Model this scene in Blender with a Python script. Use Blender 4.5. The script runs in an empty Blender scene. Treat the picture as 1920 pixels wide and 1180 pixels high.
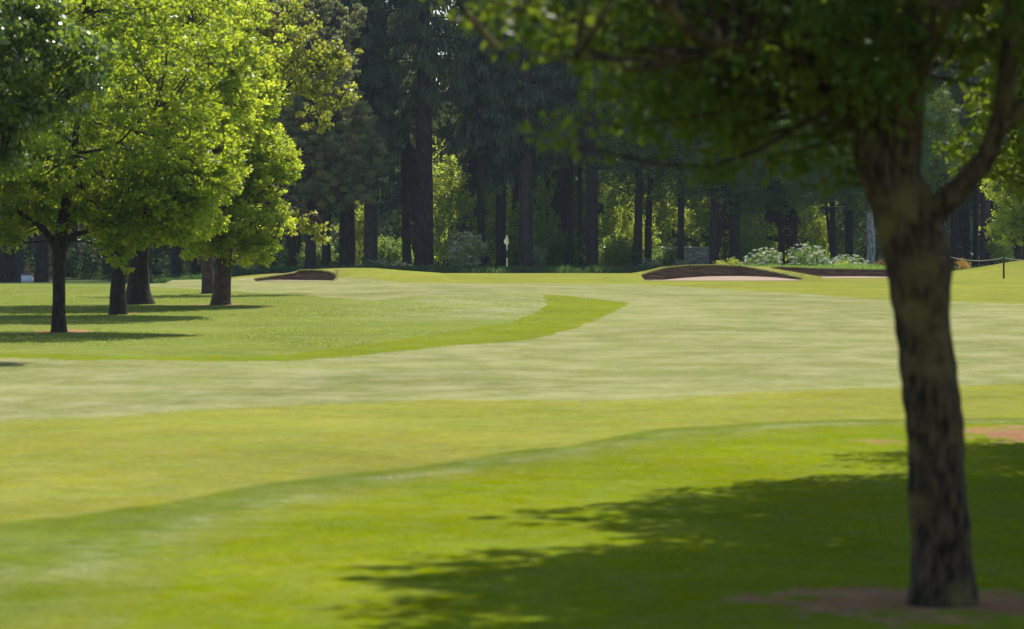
import bpy, math, random
import numpy as np
R = math.radians
C = bpy.context.scene.collection
scene = bpy.context.scene
rng = np.random.default_rng(7)

# ---------------------------------------------------------------- camera, sky, sun, exposure
F = 6000.0                # focal length in pixels of the 1920 px wide photograph
CX, CYH = 960.0, 490.0    # vertical centre column, horizon row
CZ = 2.15                 # camera height above the foot of the near tree
cam_d = bpy.data.cameras.new('camera')
cam = bpy.data.objects.new('camera', cam_d); C.objects.link(cam)
cam_d.sensor_width = 36.0; cam_d.lens = F * 36.0 / 1920.0
cam_d.clip_start = 0.2; cam_d.clip_end = 3000.0
cam.location = (0, 0, CZ)
cam.rotation_euler = (R(90) - math.atan((590 - CYH) / F), 0, 0)
cam_d.dof.use_dof = True; cam_d.dof.focus_distance = 175.0; cam_d.dof.aperture_fstop = 2.8
scene.camera = cam

SUN_EL, SUN_AZ = 56.0, 19.0      # azimuth measured from +Y (view direction) towards +X
world = bpy.data.worlds.new('World'); scene.world = world; world.use_nodes = True
wn = world.node_tree; bg = wn.nodes['Background']
sky = wn.nodes.new('ShaderNodeTexSky'); sky.sky_type = 'NISHITA'; sky.sun_disc = False
sky.sun_elevation = R(SUN_EL); sky.sun_rotation = R(SUN_AZ)
sky.air_density = 1.0; sky.dust_density = 1.0
wn.links.new(sky.outputs[0], bg.inputs[0]); bg.inputs[1].default_value = 0.115
sun_d = bpy.data.lights.new('sun', 'SUN'); sun_d.energy = 4.1; sun_d.angle = R(0.55); sun_d.color = (1.0, 0.945, 0.85)
sun = bpy.data.objects.new('sun', sun_d); C.objects.link(sun)
import mathutils
S = mathutils.Vector((math.sin(R(SUN_AZ)) * math.cos(R(SUN_EL)), math.cos(R(SUN_AZ)) * math.cos(R(SUN_EL)), math.sin(R(SUN_EL))))
sun.rotation_euler = S.to_track_quat('Z', 'Y').to_euler(); sun.location = (30, 60, 60)
scene.view_settings.view_transform = 'Standard'; scene.view_settings.look = 'None'
scene.view_settings.exposure = 0.68; scene.view_settings.gamma = 1.0
scene.render.engine = 'CYCLES'
cy = scene.cycles
cy.max_bounces = 6; cy.diffuse_bounces = 3; cy.glossy_bounces = 2; cy.transmission_bounces = 4; cy.transparent_max_bounces = 4
cy.use_denoising = True; cy.sample_clamp_indirect = 6.0
cy.caustics_reflective = False; cy.caustics_refractive = False

# ---------------------------------------------------------------- small helpers
def tag(o, label=None, cat=None, group=None, kind=None):
    if label: o['label'] = label
    if cat: o['category'] = cat
    if group: o['group'] = group
    if kind: o['kind'] = kind
    return o

def empty(name, loc, label, cat, group=None):
    o = bpy.data.objects.new(name, None); C.objects.link(o); o.location = loc
    o.empty_display_size = 0.3
    return tag(o, label, cat, group)

def mesh_np(name, V, Fq, mats, attrs=None, smooth=True, matidx=None):
    """V (n,3); Fq (m,4) or (m,3) int array -> mesh"""
    V = np.asarray(V, np.float32); Fq = np.asarray(Fq, np.int32)
    me = bpy.data.meshes.new(name)
    m, k = Fq.shape
    me.vertices.add(len(V)); me.vertices.foreach_set('co', V.ravel())
    me.loops.add(m * k); me.loops.foreach_set('vertex_index', Fq.ravel())
    me.polygons.add(m)
    me.polygons.foreach_set('loop_start', np.arange(0, m * k, k, dtype=np.int32))
    me.polygons.foreach_set('loop_total', np.full(m, k, np.int32))
    if matidx is not None: me.polygons.foreach_set('material_index', matidx.astype(np.int32))
    me.update(calc_edges=True)
    if smooth: me.polygons.foreach_set('use_smooth', np.ones(m, bool))
    for mm in (mats if isinstance(mats, (list, tuple)) else [mats]): me.materials.append(mm)
    for an, (typ, data) in (attrs or {}).items():
        a = me.attributes.new(an, typ, 'POINT')
        if typ == 'FLOAT': a.data.foreach_set('value', data.astype(np.float32).ravel())
        else: a.data.foreach_set('color', data.astype(np.float32).ravel())
    return me

def obj(name, me, parent=None, loc=None):
    o = bpy.data.objects.new(name, me); C.objects.link(o)
    if parent is not None: o.parent = parent
    if loc is not None: o.location = loc
    return o

def sstep(a, b, x):
    t = np.clip((x - a) / (b - a), 0, 1); return t * t * (3 - 2 * t)

# smooth value noise on 2-D arrays (for terrain, region edges)
_tab = np.random.default_rng(3).random((256, 256))
def vnoise(x, y):
    xi = np.floor(x).astype(int); yi = np.floor(y).astype(int)
    fx = x - xi; fy = y - yi
    fx = fx * fx * (3 - 2 * fx); fy = fy * fy * (3 - 2 * fy)
    g = lambda a, b: _tab[a & 255, b & 255]
    return (g(xi, yi) * (1 - fx) + g(xi + 1, yi) * fx) * (1 - fy) + (g(xi, yi + 1) * (1 - fx) + g(xi + 1, yi + 1) * fx) * fy

# ---------------------------------------------------------------- terrain shape
_pd = np.array([0, 8, 17, 20, 30, 45, 60, 75, 90, 100, 113, 130, 142, 160, 182, 200, 230, 400, 1200], float)
_pz = np.array([1.62, 1.85, 2.12, 2.15, 2.24, 2.12, 1.86, 1.65, 1.44, 1.31, 1.14, .965, .86, .74, .69, .72, .72, .5, -1.0], float)
_dd = np.linspace(0, 1200, 4801)
_dz = np.interp(_dd, _pd, _pz)
_k = np.hanning(33); _k /= _k.sum()
_dz = np.convolve(np.pad(_dz, 16, mode='edge'), _k, 'valid')
def base_z(X, Y):
    X = np.asarray(X, float); Y = np.asarray(Y, float)
    z = CZ - np.interp(Y, _dd, _dz)
    ang = X / np.maximum(Y, 1.0)
    left = sstep(-0.07, -0.115, ang)
    z = z - left * sstep(118, 182, Y) * 0.62
    z = z + 0.05 * (vnoise(X / 9 + 40, Y / 13 + 7) - 0.5) * sstep(25, 50, Y) * (1 - sstep(120, 140, Y))
    # gentle hump of the rough tongue in the middle
    z = z + 0.10 * np.exp(-((X + 1.5) / 5.5) ** 2 - ((Y - 112) / 9) ** 2)
    # grassy bank far right, behind the rope
    z = z + 0.95 * np.exp(-((X - 27.5) / 4.6) ** 2 - ((Y - 160) / 7) ** 2)
    return z

def zpx(y, D): return CZ - (y - CYH) * D / F
def xpx(x, D): return (x - CX) * D / F

class Mound:
    def __init__(s, Dc, bow, span, xs, rim, top, back, w=8.0):
        s.Dc, s.bow, s.span, s.back, s.w = Dc, bow, span, back, w
        s.xs = np.array(xs, float); s.rim = rim; s.top = np.array(top, float)
    def D0(s, px):
        m = (s.span[0] + s.span[1]) / 2; h = (s.span[1] - s.span[0]) / 2
        u = np.clip((px - m) / h, -1.3, 1.3)
        return s.Dc - s.bow * u * u
    def rimz(s, px):
        y = np.interp(px, [p[0] for p in s.rim], [p[1] for p in s.rim])
        return zpx(y, s.D0(px))
    def apply(s, X, Y, z):
        px = CX + F * X / np.maximum(Y, 1)
        D0 = s.D0(px)
        zt = zpx(np.interp(px, s.xs, s.top), D0 + 2.5)
        inside = sstep(s.span[0] - 4, s.span[0] + 6, px) * (1 - sstep(s.span[1] - 8, s.span[1] + 4, px))
        zb = z
        rz = np.maximum(s.rimz(px), zb)
        rz = zb + (rz - zb) * inside
        on = sstep(s.xs[0], s.xs[0] + 25, px) * (1 - sstep(s.xs[-1] - 25, s.xs[-1], px))
        a = np.clip((Y - D0 - 0.22) / 0.22, 0, 1)
        zz = zb + (rz - zb) * a
        t = sstep(0.4, 2.6, Y - D0) * inside + (1 - inside) * sstep(-3.2, 2.4, Y - D0)
        hi = np.maximum(zt, zz)
        zz = zz + (hi - zz) * t * on
        fall = 1 - sstep(s.back, s.back + s.w, Y - D0)
        return np.where(Y > D0 - 4, zb + (zz - zb) * fall, z)

MOUNDS = [
    Mound(141.8, 1.0, (476, 631), [300, 440, 500, 545, 565, 600, 640, 700, 760, 850],
          [(470, 526.5), (500, 522), (535, 517), (553, 514), (561, 509), (585, 508.5), (603, 509.5), (615, 511.5), (624, 515), (630, 520), (634, 526)],
          [527, 523.5, 517.5, 511.5, 506.5, 505, 503, 503, 508, 514], 6),
    Mound(144.6, 1.8, (1204, 1506), [1120, 1180, 1210, 1240, 1280, 1320, 1360, 1400, 1440, 1500, 1560],
          [(1200, 520), (1207, 516), (1225, 510.5), (1250, 503.5), (1290, 499.8), (1340, 498.8), (1390, 501), (1430, 508), (1470, 516), (1510, 525.5)],
          [517, 513, 508, 501, 497.5, 496.5, 497.5, 499.5, 502, 512, 523], 3, 4),
    Mound(153.0, 1.0, (1445, 1712), [1380, 1420, 1450, 1480, 1530, 1600, 1660, 1720, 1800],
          [(1440, 508), (1447, 504), (1460, 502), (1500, 503.5), (1530, 505), (1600, 506.5), (1660, 507.5), (1700, 511), (1715, 518)],
          [505, 501, 499.5, 499.5, 502, 504.5, 506, 509, 516], 5),
]
def ground_z(X, Y):
    z = base_z(X, Y)
    for m in MOUNDS: z = m.apply(np.asarray(X, float), np.asarray(Y, float), z)
    return z

def P(x, y):
    """where the line of sight through photo pixel (x, y) meets the smooth ground: plan X, Y"""
    Y = np.linspace(3, 260, 5141); X = xpx(x, Y)
    z = base_z(X, Y); zr = zpx(y, Y)
    i = np.argmax(zr <= z)
    if not (zr <= z).any(): i = len(Y) - 1
    return X[i], Y[i]
def gz(X, Y): return float(ground_z(np.array([X]), np.array([Y]))[0])
def G(x, D):
    X = xpx(x, D); return (X, D, gz(X, D))

# ---------------------------------------------------------------- materials
def new_mat(name):
    m = bpy.data.materials.new(name); m.use_nodes = True
    nt = m.node_tree; nt.nodes.clear()
    return m, nt, nt.nodes.new('ShaderNodeOutputMaterial')
def N(nt, t, **kw):
    n = nt.nodes.new(t)
    for k, v in kw.items(): setattr(n, k, v)
    return n

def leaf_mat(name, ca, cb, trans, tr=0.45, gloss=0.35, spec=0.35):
    """ca..cb: reflectance from old, shaded inner to young, lit outer leaf; trans: colour of the light let through"""
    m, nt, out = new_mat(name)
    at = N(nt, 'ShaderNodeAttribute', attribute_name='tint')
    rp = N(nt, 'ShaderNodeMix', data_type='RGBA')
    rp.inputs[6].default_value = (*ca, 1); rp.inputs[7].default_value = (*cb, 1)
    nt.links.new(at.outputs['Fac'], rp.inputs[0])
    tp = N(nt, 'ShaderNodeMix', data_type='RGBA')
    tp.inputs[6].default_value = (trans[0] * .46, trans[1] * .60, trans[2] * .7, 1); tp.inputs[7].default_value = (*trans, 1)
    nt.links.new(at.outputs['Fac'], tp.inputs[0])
    pb = N(nt, 'ShaderNodeBsdfPrincipled'); pb.inputs['Roughness'].default_value = gloss
    pb.inputs['Specular IOR Level'].default_value = spec
    nt.links.new(rp.outputs[2], pb.inputs['Base Color'])
    tl = N(nt, 'ShaderNodeBsdfTranslucent'); nt.links.new(tp.outputs[2], tl.inputs[0])
    mx = N(nt, 'ShaderNodeMixShader'); mx.inputs[0].default_value = tr
    nt.links.new(pb.outputs[0], mx.inputs[1]); nt.links.new(tl.outputs[0], mx.inputs[2])
    nt.links.new(mx.outputs[0], out.inputs[0])
    return m

def bark_mat(name, c1, c2, scale=6.0, c3=None, strength=0.6):
    m, nt, out = new_mat(name)
    tc = N(nt, 'ShaderNodeTexCoord'); mp = N(nt, 'ShaderNodeMapping'); mp.inputs['Scale'].default_value = (1, 1, 0.28)
    nt.links.new(tc.outputs['Object'], mp.inputs[0])
    n1 = N(nt, 'ShaderNodeTexNoise'); n1.inputs['Scale'].default_value = scale * 3; n1.inputs['Detail'].default_value = 6
    n1.inputs['Distortion'].default_value = 0.6
    nt.links.new(mp.outputs[0], n1.inputs[0])
    cr = N(nt, 'ShaderNodeValToRGB'); cr.color_ramp.elements[0].position = 0.35; cr.color_ramp.elements[1].position = 0.68
    cr.color_ramp.elements[0].color = (*c1, 1); cr.color_ramp.elements[1].color = (*c2, 1)
    nt.links.new(n1.outputs[0], cr.inputs[0])
    col = cr.outputs[0]
    if c3:
        n2 = N(nt, 'ShaderNodeTexNoise'); n2.inputs['Scale'].default_value = 3.2; n2.inputs['Detail'].default_value = 4
        nt.links.new(tc.outputs['Object'], n2.inputs[0])
        r2 = N(nt, 'ShaderNodeValToRGB'); r2.color_ramp.elements[0].position = 0.52; r2.color_ramp.elements[1].position = 0.66
        nt.links.new(n2.outputs[0], r2.inputs[0])
        mx = N(nt, 'ShaderNodeMix', data_type='RGBA'); mx.inputs[7].default_value = (*c3, 1)
        nt.links.new(r2.outputs[0], mx.inputs[0]); nt.links.new(col, mx.inputs[6]); col = mx.outputs[2]
    pb = N(nt, 'ShaderNodeBsdfPrincipled'); pb.inputs['Roughness'].default_value = 0.9
    pb.inputs['Specular IOR Level'].default_value = 0.2
    nt.links.new(col, pb.inputs['Base Color'])
    bp = N(nt, 'ShaderNodeBump'); bp.inputs['Strength'].default_value = strength; bp.inputs['Distance'].default_value = 0.04
    nt.links.new(n1.outputs[0], bp.inputs['Height']); nt.links.new(bp.outputs[0], pb.inputs['Normal'])
    nt.links.new(pb.outputs[0], out.inputs[0])
    return m

def flat_mat(name, c, rough=0.7, var=0.25, scale=20.0, bump=0.0):
    m, nt, out = new_mat(name)
    tc = N(nt, 'ShaderNodeTexCoord')
    n1 = N(nt, 'ShaderNodeTexNoise'); n1.inputs['Scale'].default_value = scale; n1.inputs['Detail'].default_value = 5
    nt.links.new(tc.outputs['Object'], n1.inputs[0])
    mx = N(nt, 'ShaderNodeMix', data_type='RGBA')
    mx.inputs[6].default_value = (*[v * (1 - var) for v in c], 1); mx.inputs[7].default_value = (*[min(1, v * (1 + var)) for v in c], 1)
    nt.links.new(n1.outputs[0], mx.inputs[0])
    pb = N(nt, 'ShaderNodeBsdfPrincipled'); pb.inputs['Roughness'].default_value = rough
    pb.inputs['Specular IOR Level'].default_value = 0.25
    nt.links.new(mx.outputs[2], pb.inputs['Base Color'])
    if bump:
        bp = N(nt, 'ShaderNodeBump'); bp.inputs['Strength'].default_value = bump; bp.inputs['Distance'].default_value = 0.05
        nt.links.new(n1.outputs[0], bp.inputs['Height']); nt.links.new(bp.outputs[0], pb.inputs['Normal'])
    nt.links.new(pb.outputs[0], out.inputs[0])
    return m

def ground_mat():
    m, nt, out = new_mat('grass_ground')
    at = N(nt, 'ShaderNodeAttribute', attribute_name='col')
    sp = N(nt, 'ShaderNodeAttribute', attribute_name='speck'); dr = N(nt, 'ShaderNodeAttribute', attribute_name='dry')
    geo = N(nt, 'ShaderNodeNewGeometry')
    def noise(scale, detail=4, rough=.55, sx=1, sy=1):
        mp = N(nt, 'ShaderNodeMapping'); mp.inputs['Scale'].default_value = (sx, sy, 1)
        nt.links.new(geo.outputs['Position'], mp.inputs[0])
        n = N(nt, 'ShaderNodeTexNoise'); n.inputs['Scale'].default_value = scale
        n.inputs['Detail'].default_value = detail; n.inputs['Roughness'].default_value = rough
        nt.links.new(mp.outputs[0], n.inputs[0]); return n
    def rng_(n, a, b, lo, hi):
        r = N(nt, 'ShaderNodeMapRange'); r.inputs[1].default_value = a; r.inputs[2].default_value = b
        r.inputs[3].default_value = lo; r.inputs[4].default_value = hi
        nt.links.new(n, r.inputs[0]); return r.outputs[0]
    def mul(a, b):
        x = N(nt, 'ShaderNodeMath', operation='MULTIPLY')
        nt.links.new(a, x.inputs[0]); nt.links.new(b, x.inputs[1]); return x.outputs[0]
    big = rng_(noise(0.16, 5).outputs[0], .3, .7, .83, 1.17)
    mid = rng_(noise(1.1, 6, .7, 1, .8).outputs[0], .3, .7, .88, 1.12)
    fine = rng_(noise(16, 4, .7).outputs[0], .25, .75, .74, 1.26)
    v = mul(mul(mul(big, mid), fine), rng_(noise(5.5, 3, .7).outputs[0], .3, .7, .86, 1.14))
    hs = N(nt, 'ShaderNodeHueSaturation')
    nt.links.new(at.outputs['Color'], hs.inputs['Color']); nt.links.new(v, hs.inputs['Value'])
    nt.links.new(rng_(noise(0.5, 5, .6).outputs[0], .3, .7, .485, .515), hs.inputs['Hue'])
    nt.links.new(rng_(noise(3.1, 5, .6).outputs[0], .3, .7, .88, 1.1), hs.inputs['Saturation'])
    # daisies and dry blade tips, plus the painted glint band
    ns = noise(34, 2, .5); pat = noise(0.9, 4, .6)
    s1 = rng_(ns.outputs[0], .60, .68, 0, 1); s2 = rng_(pat.outputs[0], .40, .62, 0, 1)
    sm = mul(mul(s1, s2), sp.outputs['Fac'])
    mx = N(nt, 'ShaderNodeMix', data_type='RGBA'); mx.inputs[7].default_value = (.62, .62, .50, 1)
    dm = N(nt, 'ShaderNodeMix', data_type='RGBA'); dm.inputs[7].default_value = (.33, .31, .17, 1)
    nt.links.new(mul(rng_(noise(.55, 7, .72, 1.2, .8).outputs[0], .44, .72, 0, .75), dr.outputs['Fac']), dm.inputs[0]); nt.links.new(hs.outputs[0], dm.inputs[6])
    nt.links.new(sm, mx.inputs[0]); nt.links.new(dm.outputs[2], mx.inputs[6])
    pb = N(nt, 'ShaderNodeBsdfDiffuse'); pb.inputs['Roughness'].default_value = 0.0
    nt.links.new(mx.outputs[2], pb.inputs['Color'])
    bp = N(nt, 'ShaderNodeBump'); bp.inputs['Strength'].default_value = 0.55; bp.inputs['Distance'].default_value = 0.03
    nt.links.new(noise(14, 5, .7).outputs[0], bp.inputs['Height'])
    bp2 = N(nt, 'ShaderNodeBump'); bp2.inputs['Strength'].default_value = 0.35; bp2.inputs['Distance'].default_value = 0.12
    nt.links.new(noise(1.6, 4, .6).outputs[0], bp2.inputs['Height']); nt.links.new(bp.outputs[0], bp2.inputs['Normal'])
    nt.links.new(bp2.outputs[0], pb.inputs['Normal'])
    nt.links.new(pb.outputs[0], out.inputs[0])
    return m

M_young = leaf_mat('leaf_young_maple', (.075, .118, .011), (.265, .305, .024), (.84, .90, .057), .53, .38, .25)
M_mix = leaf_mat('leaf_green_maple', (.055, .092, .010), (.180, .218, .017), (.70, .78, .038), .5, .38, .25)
M_green = leaf_mat('leaf_mid_green', (.045, .095, .020), (.100, .170, .028), (.33, .48, .05), .45, .34, .5)
M_gloss = leaf_mat('leaf_glossy', (.045, .080, .012), (.095, .140, .020), (.42, .54, .04), .42, .24, 1.0)
M_near = leaf_mat('leaf_near_oak', (.026, .046, .007), (.070, .095, .012), (.36, .44, .03), .38, .5, .2)
M_cherry = leaf_mat('leaf_cherry', (.080, .140, .014), (.230, .165, .032), (.66, .66, .055), .5, .4, .35)
M_pine = leaf_mat('needle_pine', (.075, .095, .050), (.360, .350, .150), (.66, .62, .22), .36, .5, .3)
M_fir = leaf_mat('needle_fir', (.025, .042, .030), (.150, .165, .080), (.36, .42, .14), .32, .5, .3)
M_deep_shade = leaf_mat('leaf_deep_shade', (.016, .028, .014), (.050, .075, .020), (.12, .18, .03), .22, .6, .05)  # shade deep in the wood put into a darker leaf colour
M_wood = leaf_mat('leaf_woodland', (.050, .090, .024), (.125, .185, .035), (.50, .66, .08), .46, .4, .4)
M_bright = leaf_mat('leaf_understorey_lit', (.090, .150, .025), (.260, .300, .045), (.86, .92, .10), .55, .4, .4)  # sun on the undergrowth put into a brighter leaf colour
M_rhodo = leaf_mat('leaf_pale_shrub', (.150, .190, .060), (.460, .470, .210), (.80, .84, .28), .5, .3, .8)
M_flower = leaf_mat('white_flower', (.50, .52, .40), (.80, .80, .66), (.70, .72, .52), .3, .6, .2)
M_red = leaf_mat('leaf_red', (.130, .050, .028), (.260, .110, .050), (.40, .18, .07), .4, .4, .3)
M_orange = leaf_mat('leaf_orange', (.350, .170, .030), (.500, .300, .060), (.80, .50, .08), .4, .4, .3)
M_yellow = leaf_mat('leaf_yellow', (.230, .260, .030), (.420, .420, .060), (.75, .75, .10), .45, .4, .3)
M_long_shade = leaf_mat('blade_shaded_grass', (.030, .060, .024), (.060, .105, .034), (.18, .30, .06), .4, .45, .3)  # long grass with the wood's shade put into a darker colour
M_long_lit = leaf_mat('blade_lit_grass', (.080, .160, .030), (.140, .220, .040), (.40, .60, .08), .4, .45, .3)  # same long grass with sunlight put into a brighter colour
M_turf = leaf_mat('blade_turf', (.130, .165, .008), (.185, .215, .010), (.46, .54, .014), .48, .7, .03)
M_rough = leaf_mat('blade_rough', (.130, .160, .028), (.240, .245, .070), (.56, .60, .10), .5, .6, .05)

B_near = bark_mat('bark_near', (.012, .008, .005), (.110, .072, .040), 8, (.125, .095, .034), 1.0)
B_dark = bark_mat('bark_dark', (.020, .016, .013), (.060, .048, .038), 6)
B_brown = bark_mat('bark_brown', (.045, .030, .024), (.120, .080, .060), 6)
B_fir = bark_mat('bark_fir', (.014, .011, .011), (.050, .040, .036), 3, None, 1.0)
B_grey = bark_mat('bark_grey', (.024, .021, .020), (.078, .066, .058), 3, None, 1.0)
B_birch = bark_mat('bark_birch', (.14, .13, .12), (.42, .40, .37), 3)

# ---------------------------------------------------------------- tubes (trunks, limbs)
def catmull(pts, n):
    pts = np.asarray(pts, float)
    p = np.vstack([2 * pts[0] - pts[1], pts, 2 * pts[-1] - pts[-2]])
    out = []
    for i in range(1, len(p) - 2):
        t = np.linspace(0, 1, n, endpoint=False)[:, None]
        a, b, c, d = p[i - 1], p[i], p[i + 1], p[i + 2]
        out.append(0.5 * (2 * b + (c - a) * t + (2 * a - 5 * b + 4 * c - d) * t ** 2 + (-a + 3 * b - 3 * c + d) * t ** 3))
    out.append(p[-2][None]); return np.vstack(out)

class Tubes:
    def __init__(s): s.V = []; s.F = []; s.n = 0
    def add(s, pts, rad, seg=8, sub=4, lump=0.0, r=rng, ridged=False):
        """pts (k,3), rad (k,)"""
        q = catmull(np.column_stack([np.asarray(pts, float), np.asarray(rad, float)]), sub)
        p, w = q[:, :3], np.maximum(q[:, 3], 0.002)
        d = np.gradient(p, axis=0); d /= np.linalg.norm(d, axis=1)[:, None] + 1e-9
        ref = np.array([0.0, 1.0, 0.05]) if abs(d[0][1]) < .8 else np.array([1.0, 0, 0])
        u = np.cross(d, ref); u /= np.linalg.norm(u, axis=1)[:, None] + 1e-9
        v = np.cross(d, u)
        a = np.linspace(0, 2 * np.pi, seg, endpoint=False)
        ring = u[:, None, :] * np.cos(a)[None, :, None] + v[:, None, :] * np.sin(a)[None, :, None]
        ww = w[:, None] * np.ones((1, seg))
        if lump:
            t = np.cumsum(np.r_[0, np.linalg.norm(np.diff(p, axis=0), axis=1)])
            ph = r.random(6) * 6.28
            ww = ww * (1 + lump * (np.sin(a[None] * 2 + ph[0] + t[:, None] * 1.7) * .5 + np.sin(a[None] * 3 + ph[1] - t[:, None] * 3.1) * .4
                                   + np.sin(a[None] * 5 + ph[2] + t[:, None] * 6.0) * .3 + np.sin(t[:, None] * 9 + ph[3] + a[None]) * .35))
        if ridged:
            t = np.cumsum(np.r_[0, np.linalg.norm(np.diff(p, axis=0), axis=1)])[:, None]; aa = a[None] * seg / 6.2832
            rid = np.abs(vnoise(aa * .22 + .8 * vnoise(aa * .1, t * 3), t * 5 + 0 * aa) - .5) * 2
            rid = .65 * rid + .35 * np.abs(vnoise(aa * .5 + 50, t * 11 + 0 * aa) - .5) * 2
            ww = ww * (1 + .13 * (rid - .5) + .10 * (vnoise(aa * .08 + 9, t * 2.2 + 0 * aa) - .5))
        V = p[:, None, :] + ring * ww[:, :, None]
        k = len(p)
        i = np.arange(k - 1)[:, None]; j = np.arange(seg)[None]
        a0 = s.n + i * seg + j; a1 = s.n + i * seg + (j + 1) % seg
        Fq = np.stack([a0, a1, a1 + seg, a0 + seg], -1).reshape(-1, 4)
        s.V.append(V.reshape(-1, 3)); s.F.append(Fq); s.n += k * seg
        # end cap as a tiny cone
        tip = s.n; s.V.append((p[-1] + d[-1] * w[-1] * .4)[None]); s.n += 1
        lo = tip - seg + np.arange(seg)
        s.F.append(np.stack([lo, tip - seg + (np.arange(seg) + 1) % seg, np.full(seg, tip), np.full(seg, tip)], -1)[:, [0, 1, 2, 2]][:0])
    def mesh(s, name, mat): return mesh_np(name, np.vstack(s.V), np.vstack(s.F), mat)

# ---------------------------------------------------------------- leaves
def unit(r, n):
    v = r.normal(size=(n, 3)); return v / (np.linalg.norm(v, axis=1)[:, None] + 1e-9)

def leaf_arrays(c, L, W, r, flat=0.4, droop=0.0, dirs=None, dj=0.5):
    n = len(c)
    u = unit(r, n)
    if dirs is not None: u = dirs + dj * u
    u[:, 2] -= droop
    u /= np.linalg.norm(u, axis=1)[:, None] + 1e-9
    nn = unit(r, n) + np.array([0, 0, flat * 2])
    v = np.cross(nn, u); v /= np.linalg.norm(v, axis=1)[:, None] + 1e-9
    L = (L * (0.7 + 0.6 * r.random(n)))[:, None]; W = (W * (0.7 + 0.6 * r.random(n)))[:, None]
    V = np.stack([c - u * L * .5, c + v * W * .5 + u * L * .08, c + u * L * .5, c - v * W * .5 + u * L * .08], 1)
    return V.reshape(-1, 3)
def leaf_mesh(name, parts, mat, tints):
    V = np.vstack(parts); n = len(V) // 4
    Fq = np.arange(n * 4).reshape(-1, 4)
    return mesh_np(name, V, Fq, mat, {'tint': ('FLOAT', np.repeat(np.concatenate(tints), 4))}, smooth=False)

def in_lobes(r, lobes, n, shell=0.45, full=False):
    """random points in a union of ellipsoids, biased to the outer shell"""
    vol = np.array([l[3] * l[4] * l[5] for l in lobes]) ** 0.72; vol /= vol.sum()
    k = r.choice(len(lobes), n, p=vol); A = np.array([l[:6] for l in lobes])[k]
    d = unit(r, n); q = (shell + (1 - shell) * r.random(n) ** .6)[:, None]
    q = q * (1 + .18 * (np.sin(d[:, :1] * 5 + k[:, None]) * np.cos(d[:, 2:3] * 6 + k[:, None] * 2)))
    q0 = (np.clip(q[:, 0], 0, 1.1) - shell) / (1.1 - shell)
    return (A[:, :3] + d * q * A[:, 3:6], d, q0) if full else (A[:, :3] + d * q * A[:, 3:6], d)

def broadleaf(seed, trunk, lobes, nclump, per, leaf, clump_r, mat, bark, limbs=10, seg=12, tip=.35, droop=.15, lump=.06, dirs_out=.8, extra_limbs=(), shell=.4, zmin=None, limb_r=.32, ridged=False):
    """trunk: [(x,y,z,r)...]; returns (trunk mesh, crown mesh)"""
    r = np.random.default_rng(seed)
    T = Tubes(); tk = np.array(trunk, float)
    T.add(tk[:, :3], tk[:, 3], 96 if ridged else seg, 22 if ridged else 6, lump, r, ridged)
    cc, dd, qq = in_lobes(r, lobes, nclump, shell, True)
    if zmin is not None: cc[:, 2] = np.maximum(cc[:, 2], zmin + r.random(nclump) * .3)
    ends = [tk[-1]]
    # limbs start on the upper trunk and bend outwards and up to points in the crown
    starts = catmull(tk, 8); hi = starts[starts[:, 2] > tk[-1, 2] * .55]
    lims = []
    picks = cc[r.choice(nclump, limbs, replace=False)]
    for e in picks:
        s0 = hi[r.integers(len(hi))]; s0 = hi[np.argmin(np.abs(hi[:, 2] - min(hi[-1, 2], e[2] - .35 * np.linalg.norm(e[:2] - s0[:2]))))]
        m1 = s0[:3] * .6 + e * .4 + np.array([0, 0, -.06 * np.linalg.norm(e - s0[:3])]) + r.normal(size=3) * .12
        m2 = s0[:3] * .25 + e * .75 + r.normal(size=3) * .12
        r0 = s0[3] * (limb_r + .25 * r.random())
        pts = [s0[:3], m1, m2, e]; rad = [r0, r0 * .62, r0 * .35, r0 * .12]
        T.add(pts, rad, 7, 5, lump, r); lims.append(catmull(np.array(pts), 6))
    for pts in extra_limbs:
        a = np.array(pts, float); T.add(a[:, :3], a[:, 3], 9, 6, lump, r); lims.append(catmull(a[:, :3], 6))
    L = np.vstack(lims) if lims else hi[:, :3]
    # twigs: from the nearest limb point to each clump
    step = max(1, nclump // 420)
    for e in cc[::step]:
        d = np.linalg.norm(L - e, axis=1) + np.where(L[:, 2] > e[2] + .3, 1.5, 0); i = np.argmin(d)
        if d[i] < .05: continue
        mid = (L[i] + e) / 2 + r.normal(size=3) * .08 * d[i]
        T.add([L[i], mid, e], [.022, .014, .005], 4, 3)
    n = nclump * per
    base = np.repeat(cc, per, 0); dr = np.repeat(dd, per, 0)
    cr = clump_r * (0.6 + .8 * r.random(nclump))
    off = unit(r, n) * (r.random(n) ** .45)[:, None] * np.repeat(cr, per)[:, None]; off[:, 2] *= .62
    c = base + off
    light_tint = np.repeat(r.random(nclump) * .35 + .5 * np.clip(qq, 0, 1) ** 1.5, per) + r.random(n) * .25 - .12 + .22 * np.clip(off[:, 2] / clump_r + .2, -.3, 1)  # random and young-leaf tone, plus lit shell and dark interior painted in
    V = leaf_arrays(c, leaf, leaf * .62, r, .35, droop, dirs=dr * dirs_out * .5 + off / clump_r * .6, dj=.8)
    return T.mesh('trunk', bark), leaf_mesh('crown', [V], mat, [np.clip(light_tint, 0, 1)])

def place_tree(name, meshes, loc, label, cat='tree', group=None, rz=0.0, s=1.0, crown_name='crown', wf=1.0):
    t = empty(name, loc, label, cat, group); t.rotation_euler = (0, 0, rz)
    t.scale = (s, s, s) if not isinstance(s, tuple) else s
    tr = obj('trunk', meshes[0], t); tr.scale = (wf, wf, 1.0); obj(crown_name, meshes[1], t)
    return t

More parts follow.
